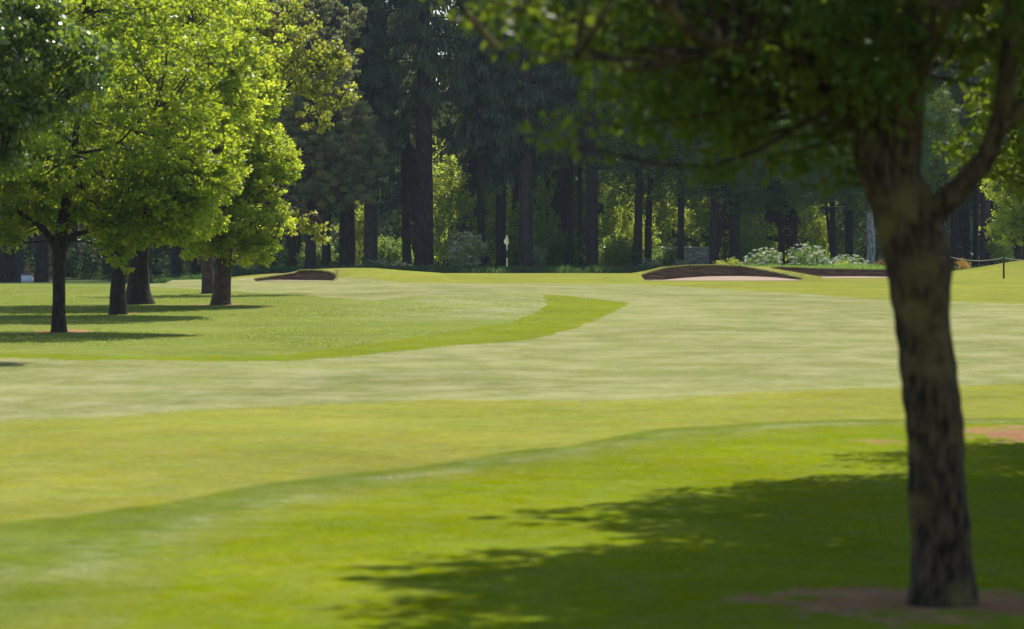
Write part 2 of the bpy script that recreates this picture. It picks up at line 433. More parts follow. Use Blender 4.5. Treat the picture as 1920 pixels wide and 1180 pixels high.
# ================================================================= THE GROUND
def poly_plan(pts): return np.array([P(x, y) for x, y in pts])
def inside(poly, X, Y):
    res = np.zeros(X.shape, bool); n = len(poly)
    for i in range(n):
        x1, y1 = poly[i]; x2, y2 = poly[(i + 1) % n]
        if y1 == y2: continue
        c = (Y < y1) != (Y < y2)
        res ^= c & (X < (x2 - x1) * (Y - y1) / (y2 - y1) + x1)
    return res
def line_plan(pts):
    """a boundary crossing the view: returns f(X, Y) = metres in front of (+) or beyond (-) it, measured along Y"""
    q = np.array([P(x, y) for x, y in pts]); a = q[:, 0] / q[:, 1]
    def f(X, Y):
        ang = X / np.maximum(Y, 1)
        return np.interp(ang, a, q[:, 1]) - Y
    return f

def build_ground():
    u = np.concatenate([-np.geomspace(.7, .175, 26)[:-1], np.linspace(-.175, .175, 720), np.geomspace(.175, .7, 26)[1:]])
    Y = np.concatenate([np.array([-40, -20, -8, -3, 0.5, 2.5, 4.5]), np.geomspace(6, 60, 420)[:-1], np.linspace(60, 138, 230)[:-1],
                        np.linspace(138, 158, 180)[:-1], np.linspace(158, 210, 90)[:-1], np.geomspace(210, 480, 30)])
    XX = u[None, :] * np.maximum(np.abs(Y), 14)[:, None]; YY = np.repeat(Y[:, None], len(u), 1)
    Z = ground_z(XX, np.maximum(YY, 0))
    X, Yv = XX.ravel(), YY.ravel()
    jx = X + .12 * (vnoise(X * 1.7, Yv * 1.7) - .5) ; jy = Yv + np.clip(Yv / 60, .3, 1.2) * .9 * (vnoise(X * 1.1 + 9, Yv * .8) - .5)
    def lerp(a, b, t): return a + (np.asarray(b, float)[None] - a) * t[:, None]
    ROUGH = (.150, .178, .032); LUSH = (.150, .185, .009); SEMI = (.108, .142, .014); YFAIR = (.195, .203, .033)
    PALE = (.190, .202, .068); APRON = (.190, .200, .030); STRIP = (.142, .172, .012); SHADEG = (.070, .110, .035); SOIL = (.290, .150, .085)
    col = np.tile(np.array(APRON), (len(X), 1)).astype(float)
    speck = np.full(len(X), .05)
    # pale fairway in front of its far boundary
    far = line_plan([(-400, 533), (280, 531), (440, 528), (640, 528), (760, 530), (900, 532), (1180, 533), (1400, 545), (1650, 562), (1920, 570), (2400, 580)])
    col = lerp(col, PALE, sstep(-1.0, 1.0, far(jx, jy)))
    # left rough with its tongue
    tongue = poly_plan([(-700, 668), (0, 671), (200, 676), (400, 677), (560, 676), (700, 664), (800, 652), (900, 645), (1000, 636), (1080, 615), (1130, 595), (1182, 569),
                        (1140, 563), (1060, 555), (1000, 551), (930, 548), (850, 549), (780, 554), (720, 562), (690, 564), (600, 557), (480, 549), (430, 546), (360, 541), (280, 538), (250, 531), (200, 527), (-700, 526)])
    inn = poly_plan([(-700, 655), (0, 662), (200, 668), (430, 668), (560, 662), (680, 645), (800, 630), (940, 609), (1000, 590), (1026, 571), (1018, 553),
                     (930, 546), (850, 547), (780, 552), (700, 562), (600, 553), (480, 545), (280, 535), (200, 520), (-700, 520)])
    t1 = inside(tongue, jx, jy).astype(float); t2 = inside(inn, jx, jy).astype(float) * t1
    col = lerp(col, STRIP, t1); col = lerp(col, ROUGH, t2)
    speck = np.maximum(speck, t2 * .35)
    pale_in = t2 * sstep(-7, -1, X) * (1 - sstep(3.5, 5, X)) * sstep(80, 88, Yv)
    col = lerp(col, (.205, .215, .085), pale_in * .75); speck = np.maximum(speck, pale_in * .8)
    # yellower mown fairway, then semi-rough, then lush rough nearest the camera
    l1 = line_plan([(-500, 800), (0, 790), (200, 780), (400, 768), (600, 757), (800, 748), (1000, 750), (1250, 748), (1400, 735), (1600, 725), (1920, 719), (2400, 712)])
    col = lerp(col, YFAIR, sstep(-.5, .9, l1(jx, jy)))
    l2 = line_plan([(-300, 1010), (0, 981), (150, 968), (300, 945), (450, 917), (600, 896), (750, 878), (900, 858), (1050, 837), (1150, 820), (1250, 805), (1400, 795), (1600, 787), (1920, 783), (2400, 775)])
    s2 = sstep(-.25, .25, l2(jx, jy)); col = lerp(col, SEMI, s2)
    l3 = line_plan([(60, 1400), (250, 1180), (300, 1110), (380, 1050), (500, 988), (700, 935), (1000, 885), (1300, 833), (1500, 812), (1700, 800), (1920, 795), (2400, 785)])
    s3 = sstep(-.9, .6, l3(jx, jy))
    d2_ = l2(jx, jy); d3_ = np.maximum(d2_ - l3(jx, jy), .5); q_ = d2_ / d3_
    col = lerp(col, (.142, .166, .014), s2 * sstep(.35, .75, q_))
    glint = np.exp(-((q_ - .42) / .20) ** 2) * (s2 > .5) * sstep(.2, .8, .6 * vnoise(X * 1.6, Yv * .9) + .4 * vnoise(X * 6, Yv * 4)); col = lerp(col, (.225, .235, .095), .5 * glint)  # streaks of glinting turf painted as a paler colour
    col = lerp(col, LUSH, s3)
    speck = np.maximum(speck * (1 - s2), s2 * (1 - s3) * .25); speck = np.maximum(speck, glint)
    f0 = sstep(-1.0, 1.0, far(jx, jy)); dry = .12 + .88 * f0 * (1 - t1) * (1 - sstep(-.5, .9, l1(jx, jy))) + .45 * pale_in
    # far: rough grass under the wood, its shade painted as a darker green
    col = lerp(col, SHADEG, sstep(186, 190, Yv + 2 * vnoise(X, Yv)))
    # tan worn banks round the bunkers
    px = CX + F * X / np.maximum(Yv, 1)
    for m in MOUNDS:
        D0 = m.D0(px); near = np.exp(-((Yv - D0 - .8) / 1.0) ** 2) * ((px > m.span[0] - 8) & (px < m.span[1] + 8))
        col = lerp(col, (.26, .22, .09), .4 * near)
    m0 = MOUNDS[0]; bank = ((px > 430) & (px < 560) & (Yv > m0.D0(px)) & (Yv < m0.D0(px) + 8)).astype(float)
    col = lerp(col, (.28, .22, .09), .7 * bank)
    col = lerp(col, (.27, .21, .09), .8 * np.exp(-((px - 1428) / 16) ** 2 - ((Yv - 147.5) / 2.5) ** 2))
    # bare reddish soil round the tree feet
    for (x, y, rx, ry, k) in SOILS:
        sx, sy = P(x, y)
        d = np.sqrt(((X - sx) / rx) ** 2 + ((Yv - sy) / ry) ** 2) + .8 * (vnoise(X * 2.6 + 3, Yv * 2.2) - .5) + .7 * (vnoise(X * 8, Yv * 7) - .5)
        col = lerp(col, SOIL, k * (1 - sstep(.62, 1.0, d)))
    me_n = len(Y), len(u)
    i = np.arange(me_n[0] - 1)[:, None]; j = np.arange(me_n[1] - 1)[None]
    a = i * me_n[1] + j
    Fq = np.stack([a, a + 1, a + me_n[1] + 1, a + me_n[1]], -1).reshape(-1, 4)
    V = np.column_stack([X, Yv, Z.ravel()])
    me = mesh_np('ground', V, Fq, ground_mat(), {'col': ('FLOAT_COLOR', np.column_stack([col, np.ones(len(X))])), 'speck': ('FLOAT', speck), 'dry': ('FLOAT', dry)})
    return tag(obj('ground', me), kind='structure')
SOILS = [(1690, 1132, 1.05, 1.1, .85), (1905, 812, .95, 1.9, .9), (1660, 829, .35, .6, .5), (120, 622, .75, 1.6, .8), (410, 571, .7, 1.8, .5), (225, 588, .6, 1.6, .5), (1880, 1122, .6, .5, .5)]
build_ground()

# ================================================================= BUNKERS
def face_mat():
    m, nt, out = new_mat('riveted_turf_face')
    geo = N(nt, 'ShaderNodeNewGeometry'); mp = N(nt, 'ShaderNodeMapping'); mp.inputs['Scale'].default_value = (1.2, 1.2, 14)
    nt.links.new(geo.outputs['Position'], mp.inputs[0])
    n = N(nt, 'ShaderNodeTexNoise'); n.inputs['Scale'].default_value = 1.6; n.inputs['Detail'].default_value = 7; n.inputs['Roughness'].default_value = .7
    nt.links.new(mp.outputs[0], n.inputs[0])
    cr = N(nt, 'ShaderNodeValToRGB'); e = cr.color_ramp.elements
    e[0].position = .36; e[0].color = (.058, .034, .020, 1); e[1].position = .66; e[1].color = (.25, .155, .095, 1)
    nt.links.new(n.outputs[0], cr.inputs[0])
    pb = N(nt, 'ShaderNodeBsdfPrincipled'); pb.inputs['Roughness'].default_value = .95; pb.inputs['Specular IOR Level'].default_value = .1
    nt.links.new(cr.outputs[0], pb.inputs['Base Color'])
    bp = N(nt, 'ShaderNodeBump'); bp.inputs['Strength'].default_value = .9; bp.inputs['Distance'].default_value = .06
    nt.links.new(n.outputs[0], bp.inputs['Height']); nt.links.new(bp.outputs[0], pb.inputs['Normal'])
    nt.links.new(pb.outputs[0], out.inputs[0]); return m
M_face = face_mat(); M_sand = flat_mat('bunker_sand', (.31, .215, .145), .95, .25, 9, .5)

def bunker(m, label, front, rise, group='sand bunkers beside the green', sand_y=None):
    px = np.linspace(m.span[0] + 1, m.span[1] - 2, 220)
    D0 = m.D0(px); X = xpx(px, D0); zb = base_z(X, D0); zr = np.maximum(m.rimz(px), zb + .03)
    u = (px - px.mean()) / (px[-1] - px[0]) * 2
    zf = zb + rise * np.clip(1 - ((u - .12) / .86) ** 2, 0, 1)               # sand level at the foot of the face
    zf = np.minimum(zf, zr - .01)
    root = empty('bunker', (X.mean(), D0.mean(), float(zb.mean())), label, 'bunker', group)
    o3 = np.array(root.location)
    K = 26; t = np.linspace(0, 1, K)[:, None]
    Zf = (zf[None] - .05) + (zr[None] + .015 - zf[None] + .05) * t
    lay = .035 * (np.floor(Zf / .075 + .6 * vnoise(X[None] * .8 + 0 * t, Zf * 2)) % 2) + .05 * (vnoise(X[None] * 3 + 0 * t, Zf * 12) - .5)
    Yf = D0[None] + .02 + .32 * t ** 1.5 - lay - .0
    V = np.stack([np.repeat(X[None], K, 0), Yf, Zf], -1).reshape(-1, 3)
    # turf lip turned back over the top
    n = len(px); i = np.arange(K - 1)[:, None]; j = np.arange(n - 1)[None]; a = i * n + j
    obj('face', mesh_np('face', V - o3, np.stack([a, a + 1, a + n + 1, a + n], -1).reshape(-1, 4), M_face), root)
    KS = 16; t = np.linspace(0, 1, KS)[:, None]
    Yfr = D0 - front * np.sqrt(np.clip(1 - u ** 2, 0, 1)) - .02
    Ys = Yfr[None] + (D0[None] + .04 - Yfr[None]) * t
    Xs = np.repeat(X[None], KS, 0)
    gzs = base_z(Xs, Ys)
    Zs = gzs + .012 + (zf - zb)[None] * (t ** 1.3) + .03 * (vnoise(Xs * 2.2, Ys * 2.2) - .5) * np.sin(np.pi * t)
    V = np.stack([Xs, Ys, Zs], -1).reshape(-1, 3)
    i = np.arange(KS - 1)[:, None]; a = i * n + j
    obj('sand', mesh_np('sand', V - o3, np.stack([a, a + 1, a + n + 1, a + n], -1).reshape(-1, 4), M_sand), root)
    # overhanging turf lip
    r = np.random.default_rng(int(px[0])); k = 5200
    q = r.integers(0, n, k); c = np.column_stack([X[q] + r.normal(size=k) * .03, D0[q] + .30 + r.random(k) * .25 - .08, zr[q] + .02 + r.random(k) * .03])
    V = leaf_arrays(c, .10, .03, r, .2, .1, dirs=np.tile([0, -.5, .6], (k, 1)), dj=.7)
    obj('turf_lip', leaf_mesh('turf_lip', [V - o3], M_dry, [r.random(k)]), root)
    return root
M_dry = leaf_mat('blade_dry', (.20, .20, .06), (.36, .30, .12), (.40, .40, .12), .35, .5, .2)
bunker(MOUNDS[0], 'small dark bunker with brown turf face left of the flag', 1.2, .02)
bunker(MOUNDS[1], 'wide bunker with layered brown face and sunlit pale sand, below the stone wall', 3.4, .17)
bunker(MOUNDS[2], 'long low bunker running behind the near trunk on the right', 2.6, .05)

# ================================================================= FLAG
def cyl(p0, p1, r0, r1, seg=12, rings=2):
    T = Tubes(); T.add([p0, tuple((a + b) / 2 for a, b in zip(p0, p1)), p1], [r0, (r0 + r1) / 2, r1], seg, rings); return T
M_white = flat_mat('white_paint', (.80, .80, .78), .45, .03)
M_black = flat_mat('black_paint', (.015, .015, .017), .5, .1)
fx, fy, fz = G(950.5, 182); 
flag = empty('golf_flag', (fx, fy, fz), 'white pointed flag on a black and white banded pole at the far green', 'flag')
def z_at(y): return zpx(y, 182) - fz
bands = [(-.02, z_at(500), M_black), (z_at(500), z_at(484), M_white), (z_at(484), z_at(469.5), M_black), (z_at(469.5), z_at(441), M_white)]
Vp, Fp, Mi, off = [], [], [], 0
for k, (a, b, mt) in enumerate(bands):
    T = cyl((0, 0, a), (0, 0, b), .026, .026); V_, F_ = np.vstack(T.V), np.vstack(T.F)
    Vp.append(V_); Fp.append(F_ + off); off += len(V_); Mi.append(np.full(len(F_), 0 if mt is M_black else 1))
obj('pole', mesh_np('pole', np.vstack(Vp), np.vstack(Fp), [M_black, M_white], matidx=np.concatenate(Mi)), flag)
M_cloth = leaf_mat('flag_cloth', (.78, .77, .66), (.85, .84, .72), (.80, .78, .60), .45, .7, .1)
def sx(x, ): return xpx(x, 182) - xpx(950.5, 182)
# limp flag: hangs in two folds beside the pole
out1 = [(949.6, 440.5), (948.0, 446), (945.0, 452), (944.6, 454), (948, 459), (950.2, 462), (951, 458), (950.8, 450), (950.4, 444)]
out2 = [(951.5, 443), (952.6, 447), (953.8, 455), (953.6, 457), (951.6, 461), (950.9, 462), (950.9, 456), (951.2, 449)]
Vf, Ff = [], []
for oi, (o_, dy) in enumerate(((out1, -.05), (out2, -.02))):
    c = np.mean(o_, 0); b0 = len(Vf)
    Vf.append((sx(c[0]), dy - .05, z_at(c[1])))
    for (x, y) in o_: Vf.append((sx(x), dy + .03 * math.sin(y), z_at(y)))
    k = len(o_)
    for q in range(k): Ff.append((b0, b0 + 1 + q, b0 + 1 + (q + 1) % k))
Vf = np.array(Vf); nv = len(Vf); Vb = Vf + [0, .012, 0]
Ff = np.array(Ff)
fm = mesh_np('cloth', np.vstack([Vf, Vb]), np.vstack([Ff, Ff[:, ::-1] + nv]), M_cloth, {'tint': ('FLOAT', np.full(2 * nv, .5))})
obj('flag_cloth', fm, flag)

# ================================================================= NEAR TREE (right foreground)
NX, NY = xpx(1770, 20), 20.0; NZ = gz(NX, NY)
def n3(x, y, d=0.0, w=None):
    D = 20 + d; return (xpx(x, D) - NX, d, zpx(y, D) - NZ) + ((w / 2 * D / F,) if w else ())
near_trunk = [n3(1770, 1158, 0, 176), n3(1770, 1133, 0, 138), n3(1769, 1090, 0, 121), n3(1766, 1000, 0, 112), n3(1758, 900, 0, 108), n3(1751, 800, 0, 107), n3(1741, 700, 0, 106), n3(1731, 620, 0, 102),
              n3(1725, 550, 0, 116), n3(1719, 480, 0, 126), n3(1703, 420, 0, 122), n3(1682, 360, 0, 116), n3(1655, 290, 0, 104), n3(1622, 200, .1, 84), n3(1580, 100, .2, 62), n3(1540, 0, .3, 50), n3(1510, -150, .5, 36), n3(1500, -400, .6, 22)]
near_limbs = [
    [n3(1675, 340, 0, 96), n3(1690, 270, -.1, 78), n3(1702, 190, -.2, 66), n3(1712, 80, -.3, 54), n3(1730, -80, -.4, 40), n3(1750, -350, -.5, 24)],
    [n3(1712, 425, 0, 76), n3(1765, 385, -.05, 52), n3(1812, 340, -.1, 45), n3(1852, 290, -.15, 41), n3(1876, 220, -.2, 38), n3(1890, 120, -.3, 35), n3(1900, 0, -.35, 30), n3(1935, -200, -.4, 20)],
    [n3(1640, 250, 0, 50), n3(1570, 150, -.4, 34), n3(1450, 90, -.9, 24), n3(1330, 80, -1.4, 26), n3(1262, 25, -1.7, 22), n3(1230, -40, -1.9, 14)],
    [n3(1620, 200, 0, 30), n3(1560, 130, .6, 24), n3(1480, 60, 1.2, 18), n3(1400, 20, 1.7, 12)],
    [n3(1880, 240, -.2, 28), n3(1960, 160, -.2, 22), n3(2060, 90, 0, 14)],
    [n3(1700, 200, -.2, 40), n3(1740, 100, -.9, 28), n3(1780, 20, -1.5, 16)],
    [n3(1450, 95, -.9, 12), n3(1250, 110, -1.6, 8), n3(1080, 110, -2.4, 5), n3(930, 90, -3.0, 3)],
]
near_lobes = [(-1.0, -.9, 3.7, .9, .5, .45), (-.3, -.8, 3.45, .7, .5, .4), (-1.9, -.7, 3.55, .45, .4, .25), (-2.2, .6, 3.6, .5, .6, .3), (-1.5, .5, 3.15, .6, .8, .3), (-.9, .6, 3.0, .6, .9, .36), (-2.4, -.6, 3.75, .5, .7, .3), (1.0, .6, 3.6, .9, .9, .5), (-2.3, 0, 2.95, .3, .4, .16), (-1.9, .2, 3.0, .35, .4, .18), (-.7, .2, 2.8, .4, .5, .2), (-1.0, .3, 2.85, .4, .5, .22), (-2.8, -.2, 3.65, .4, .4, .2), (-1.4, -.3, 2.75, .22, .3, .12), (.1, .3, 5.6, 3.0, 3.0, 2.4), (-1.2, .2, 4.9, 1.5, 1.6, .8), (-.2, .6, 4.1, 1.9, 1.8, .85), (-1.35, -.6, 4.15, 1.3, 1.6, .85), (-1.6, -.3, 3.45, .85, 1.2, .5), (.35, -.9, 4.15, 1.0, 1.2, .7),
              (1.3, .2, 4.3, 1.3, 1.5, .95), (.95, -.2, 3.55, .75, .9, .45), (-2.5, -2.2, 4.0, .7, .7, .42), (-1.1, .7, 3.35, .8, 1.0, .5), (-.55, -.2, 3.35, .55, .8, .45), (-2.2, -1.8, 3.55, .4, .5, .3), (-2.95, -2.9, 3.72, .30, .3, .14)]
near = broadleaf(11, near_trunk, near_lobes, 1050, 32, .085, .26, M_near, B_near, limbs=0, seg=28, lump=.055, extra_limbs=near_limbs, shell=.25, ridged=True, droop=.25, zmin=None, limb_r=.2)
place_tree('broadleaf_tree', near, (NX, NY, NZ), 'dark leaning near tree with forked lichen-marked trunk, out of focus at the right')

# trees standing just outside the right edge, their shade lies on the near grass
def simple_tree(seed, h, rad, z0, mat=M_near, per=26, n=1500, leaf=.12):
    return broadleaf(seed, [(0, 0, -.1, .24), (0, 0, .4, .19), (.05, 0, 1.6, .16), (.1, .05, 3.0, .14), (.1, 0, h * .8, .05)],
                     [(0, 0, (h + z0) / 2, rad, rad, (h - z0) / 2), (rad * .35, -.5, z0 + 1.2, rad * .6, rad * .6, 1.0), (-rad * .35, .4, z0 + 1.1, rad * .6, rad * .6, .9)],
                     n, per, leaf, .34, mat, B_dark, limbs=12)
side = simple_tree(21, 7.5, 3.0, 2.4)
side2 = simple_tree(22, 11.6, 4.3, 5.2, n=2700, leaf=.17)
for (sm_, sx_, sy_, s_, rz_, lb) in [(side, 8.3, 38.5, 1.05, .4, 'tree whose reddish soil ring shows at the right edge, beyond the near trunk'),
                                (side2, 6.5, 33.2, .97, 2.0, 'tree at the right whose shade crosses the middle of the near grass'),
                                (side2, 5.1, 26.7, .98, 4.0, 'tree at the right whose shade reaches farthest left on the near grass')]:
    place_tree('broadleaf_tree', sm_, (sx_, sy_, gz(sx_, sy_)), lb, rz=rz_, s=s_, group='trees along the right edge')

# ================================================================= LEFT TREES
def tz(x, D): X = xpx(x, D); return (X, D, gz(X, D))
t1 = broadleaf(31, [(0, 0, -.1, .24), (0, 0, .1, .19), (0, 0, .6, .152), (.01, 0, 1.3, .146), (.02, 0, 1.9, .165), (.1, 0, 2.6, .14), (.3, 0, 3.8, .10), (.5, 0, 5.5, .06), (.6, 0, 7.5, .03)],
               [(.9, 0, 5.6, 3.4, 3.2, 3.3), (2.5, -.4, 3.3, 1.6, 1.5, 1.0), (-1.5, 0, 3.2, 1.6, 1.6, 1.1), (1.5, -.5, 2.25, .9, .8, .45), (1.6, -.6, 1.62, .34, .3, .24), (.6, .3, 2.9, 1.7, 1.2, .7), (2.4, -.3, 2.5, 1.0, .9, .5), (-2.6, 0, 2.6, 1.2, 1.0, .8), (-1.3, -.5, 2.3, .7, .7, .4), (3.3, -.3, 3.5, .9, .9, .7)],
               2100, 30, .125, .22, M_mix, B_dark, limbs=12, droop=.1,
               extra_limbs=[[(0, 0, 1.85, .11), (-.2, 0, 2.2, .08), (-.5, -.1, 2.55, .07), (-1.2, -.2, 3.0, .04), (-2.0, -.2, 3.6, .02)],
                            [(.04, 0, 1.9, .12), (.35, -.1, 2.25, .07), (.9, -.2, 2.4, .055), (1.8, -.3, 2.6, .035), (2.8, -.4, 3.0, .015)],
                            [(.02, 0, 1.9, .10), (.1, .3, 2.6, .07), (.9, .5, 3.4, .05), (2.2, .4, 4.2, .02)]])
place_tree('broadleaf_tree', t1, tz(110, 75.0), 'young tree with slim dark trunk and low fork, nearest of the left group')
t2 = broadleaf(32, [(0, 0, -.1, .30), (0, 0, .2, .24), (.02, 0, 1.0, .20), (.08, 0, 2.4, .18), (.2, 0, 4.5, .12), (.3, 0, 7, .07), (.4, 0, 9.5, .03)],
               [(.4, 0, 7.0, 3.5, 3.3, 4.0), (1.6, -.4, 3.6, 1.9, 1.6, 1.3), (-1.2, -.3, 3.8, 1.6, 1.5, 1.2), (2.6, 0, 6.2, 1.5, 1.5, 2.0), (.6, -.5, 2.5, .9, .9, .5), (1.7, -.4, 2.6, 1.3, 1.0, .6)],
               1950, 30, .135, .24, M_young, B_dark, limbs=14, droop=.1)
place_tree('broadleaf_tree', t2, tz(221, 88.5), 'upright tree with straight dark trunk just in front of the flared one')
t3 = broadleaf(33, [(0, 0, -.2, .62), (0, 0, .08, .50), (0, 0, .35, .40), (.0, 0, .9, .33), (.02, 0, 2.2, .29), (.1, 0, 4.5, .2), (.1, 0, 8, .1), (.1, 0, 11, .04)],
               [(.2, 0, 8.5, 4.0, 3.6, 4.6), (1.8, 0, 5.0, 2.0, 1.8, 1.7), (-1.8, 0, 5.2, 2.0, 1.8, 1.6), (.9, -.4, 3.4, 1.3, 1.2, .8)],
               1150, 22, .17, .30, M_green, B_dark, limbs=14)
place_tree('broadleaf_tree', t3, tz(260, 98.5), 'broad tree whose thick trunk flares out at the foot')
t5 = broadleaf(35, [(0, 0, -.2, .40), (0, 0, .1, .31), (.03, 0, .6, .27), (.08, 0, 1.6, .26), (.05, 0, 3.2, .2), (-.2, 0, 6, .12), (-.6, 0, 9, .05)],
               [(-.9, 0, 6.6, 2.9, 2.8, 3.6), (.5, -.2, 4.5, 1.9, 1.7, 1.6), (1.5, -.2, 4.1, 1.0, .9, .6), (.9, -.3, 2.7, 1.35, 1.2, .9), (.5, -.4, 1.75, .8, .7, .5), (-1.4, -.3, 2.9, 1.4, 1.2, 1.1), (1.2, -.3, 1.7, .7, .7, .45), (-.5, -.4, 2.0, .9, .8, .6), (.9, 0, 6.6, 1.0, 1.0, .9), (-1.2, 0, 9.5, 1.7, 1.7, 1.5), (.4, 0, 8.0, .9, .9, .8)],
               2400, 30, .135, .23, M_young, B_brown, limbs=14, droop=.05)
place_tree('broadleaf_tree', t5, tz(415, 98.0), 'bright yellow-green tree with thick brown trunk, rightmost of the left group')
t4 = broadleaf(34, [(0, 0, -.1, .27), (0, 0, .3, .225), (-.02, 0, 1.2, .20), (.1, 0, 3.0, .17), (.6, 0, 5.5, .12), (1.0, 0, 8.5, .06)],
               [(.6, .3, 8.6, 2.2, 2.2, 2.4), (3.2, 0, 7.9, 1.7, 1.4, 1.3), (4.3, 0, 8.4, 1.0, .7, .6), (2.6, 0, 9.6, 1.2, 1.1, 1.0), (4.5, 0, 7.0, .8, .8, .5), (2.9, -.2, 2.55, 1.15, .8, .42), (3.9, -.2, 2.15, .55, .5, .28), (3.8, 0, 6.2, .7, .7, .5)],
               640, 20, .16, .24, M_cherry, B_brown, limbs=9, droop=.7,
               extra_limbs=[[(.1, 0, 2.6, .09), (1.0, 0, 2.9, .06), (2.2, -.1, 3.1, .04), (3.6, -.2, 2.9, .015)],
                            [(.5, 0, 5.0, .08), (1.8, 0, 6.4, .055), (3.2, 0, 7.6, .035), (4.9, 0, 8.9, .012)]])
place_tree('broadleaf_tree', t4, tz(390, 113.0), 'tree with red-tinged drooping leaves reaching over the small bunker')
t0 = broadleaf(30, [(0, 0, -.1, .3), (0, 0, .5, .24), (0, 0, 2.4, .2), (.2, 0, 4.5, .13), (.3, 0, 8, .05)],
               [(-.2, 0, 6.3, 2.6, 2.6, 2.2), (1.9, -.2, 5.9, 1.3, 1.2, .55), (2.6, -.3, 5.3, .55, .8, .35), (1.5, 0, 4.7, .9, 1.0, .45), (.6, 0, 3.9, .9, 1.0, .5)],
               1000, 24, .15, .27, M_gloss, B_dark, limbs=12, droop=.6)
place_tree('broadleaf_tree', t0, (xpx(-85, 62), 62.0, gz(xpx(-85, 62), 62)), 'glossy dark green tree leaning in at the upper left edge')

# ================================================================= THE WOOD
def conifer(seed, H=24.0, r0=.42, zb=7.0, Lmax=3.2, per=230, nb=150, lean=0.0, dead=26):
    r = np.random.default_rng(seed); T = Tubes()
    zz = np.array([-.3, 0, .6, 2, 6, 11, 16, 20, H]); rr = r0 * np.array([1.5, 1.25, 1.06, 1, .9, .74, .55, .35, .05])
    xs = lean * (np.maximum(zz, 0) / H) ** 1.3; T.add(np.column_stack([xs, 0 * zz, zz]), rr, 12, 4, .04, r)
    A, TI = [], []
    for k in range(nb):
        t = (k + r.random()) / nb; z = zb + (H - zb) * t ** .92
        L = Lmax * (1 - .85 * ((z - zb) / (H - zb)) ** 1.6) * (.6 + .5 * r.random()) * (1 if t > .06 else .8)
        a = r.random() * 6.283; d = np.array([math.cos(a), math.sin(a), 0])
        x0 = np.array([lean * (z / H) ** 1.3, 0, z]); up = .12 + .2 * t - (.35 * (1 - t))
        P1 = x0 + d * L * .5 + [0, 0, up * L * .5]; P2 = x0 + d * L + [0, 0, (up - .18) * L]
        T.add([x0, P1, P2], [.05, .03, .008], 4, 3)
        n = int(per * L / Lmax) + 10
        s = .18 + .82 * r.random(n) ** .8; sd = np.array([-d[1], d[0], 0])
        cen = x0 + (P1 - x0) * (2 * s)[:, None] * (s < .5)[:, None] + ((P1 - x0) + (P2 - P1) * ((s - .5) * 2)[:, None]) * (s >= .5)[:, None]
        w = .62 * (1 - s * .55)
        side = (r.random(n) * 2 - 1) * w
        cen = cen + sd * side[:, None]; cen[:, 2] -= r.random(n) * .5 * (1 - .4 * t) - .05 + .12 * np.abs(side)
        A.append(leaf_arrays(cen, .52, .11, r, .0, 0, dirs=np.tile(d * .25 + [0, 0, -.85], (n, 1)) + sd * np.sign(side)[:, None] * .25, dj=.28)); TI.append(r.random(n))
    for k in range(dead):
        z = 2.5 + (zb + 1 - 2.5) * r.random(); a = r.random() * 6.283; L = .8 + 1.8 * r.random()
        x0 = np.array([lean * (z / H) ** 1.3, 0, z]); d = np.array([math.cos(a), math.sin(a), -.1 - .4 * r.random()])
        T.add([x0, x0 + d * L * .5 + [0, 0, .1], x0 + d * L + [0, 0, -.15]], [.028, .018, .006], 4, 3)
    return T.mesh('trunk', B_fir), leaf_mesh('crown', A, M_fir, TI)

CON = [conifer(101, 26, .40, 7.5, 3.2, per=150, nb=150), conifer(102, 27, .36, 8.5, 2.9, lean=.6, per=140, nb=150), conifer(103, 26, .38, 6.3, 3.4, per=150, nb=150), conifer(104, 28, .34, 9.5, 2.8, nb=140, per=140)]
def with_trunk(meshes, bark):
    me = meshes[0].copy(); me.materials.clear(); me.materials.append(bark); return me, meshes[1]
CON_grey = with_trunk(CON[0], B_grey)
def woodtree(seed, zb, rad=3.0, mat=M_wood, n=900, bark=B_dark, r0=.33, lean=.4, leaf=.2, fork=False, H=19):
    ex = []
    if fork: ex = [[(0, 0, .8, r0 * .7), (.5, .1, 2.4, r0 * .55), (.9, .1, 5, r0 * .45), (1.3, .1, 9, r0 * .3), (1.5, 0, 13, .05)]]
    return broadleaf(seed, [(0, 0, -.2, r0 * 1.5), (0, 0, .3, r0 * 1.1), (.05, 0, 2, r0), (lean * .3, 0, 5, r0 * .85), (lean * .7, 0, 10, r0 * .6), (lean, 0, H - 2, .05)],
                     [(lean, 0, (zb + H) / 2, rad, rad, (H - zb) / 2), (lean + rad * .5, 0, zb + 2.5, rad * .6, rad * .6, 1.8), (lean - rad * .5, .3, zb + 2.2, rad * .6, rad * .6, 1.7), (lean, 0, zb + 5.5, rad * 1.1, rad, 2.5)],
                     n, 24, leaf, .5, mat, bark, limbs=14, extra_limbs=ex, lump=.08)
WT = [woodtree(201, 4.5), woodtree(202, 3.5, fork=True, rad=3.2), woodtree(203, 3.0, mat=M_wood, rad=3.4, lean=-.5)]

GW = 'tall trees along the front of the wood'
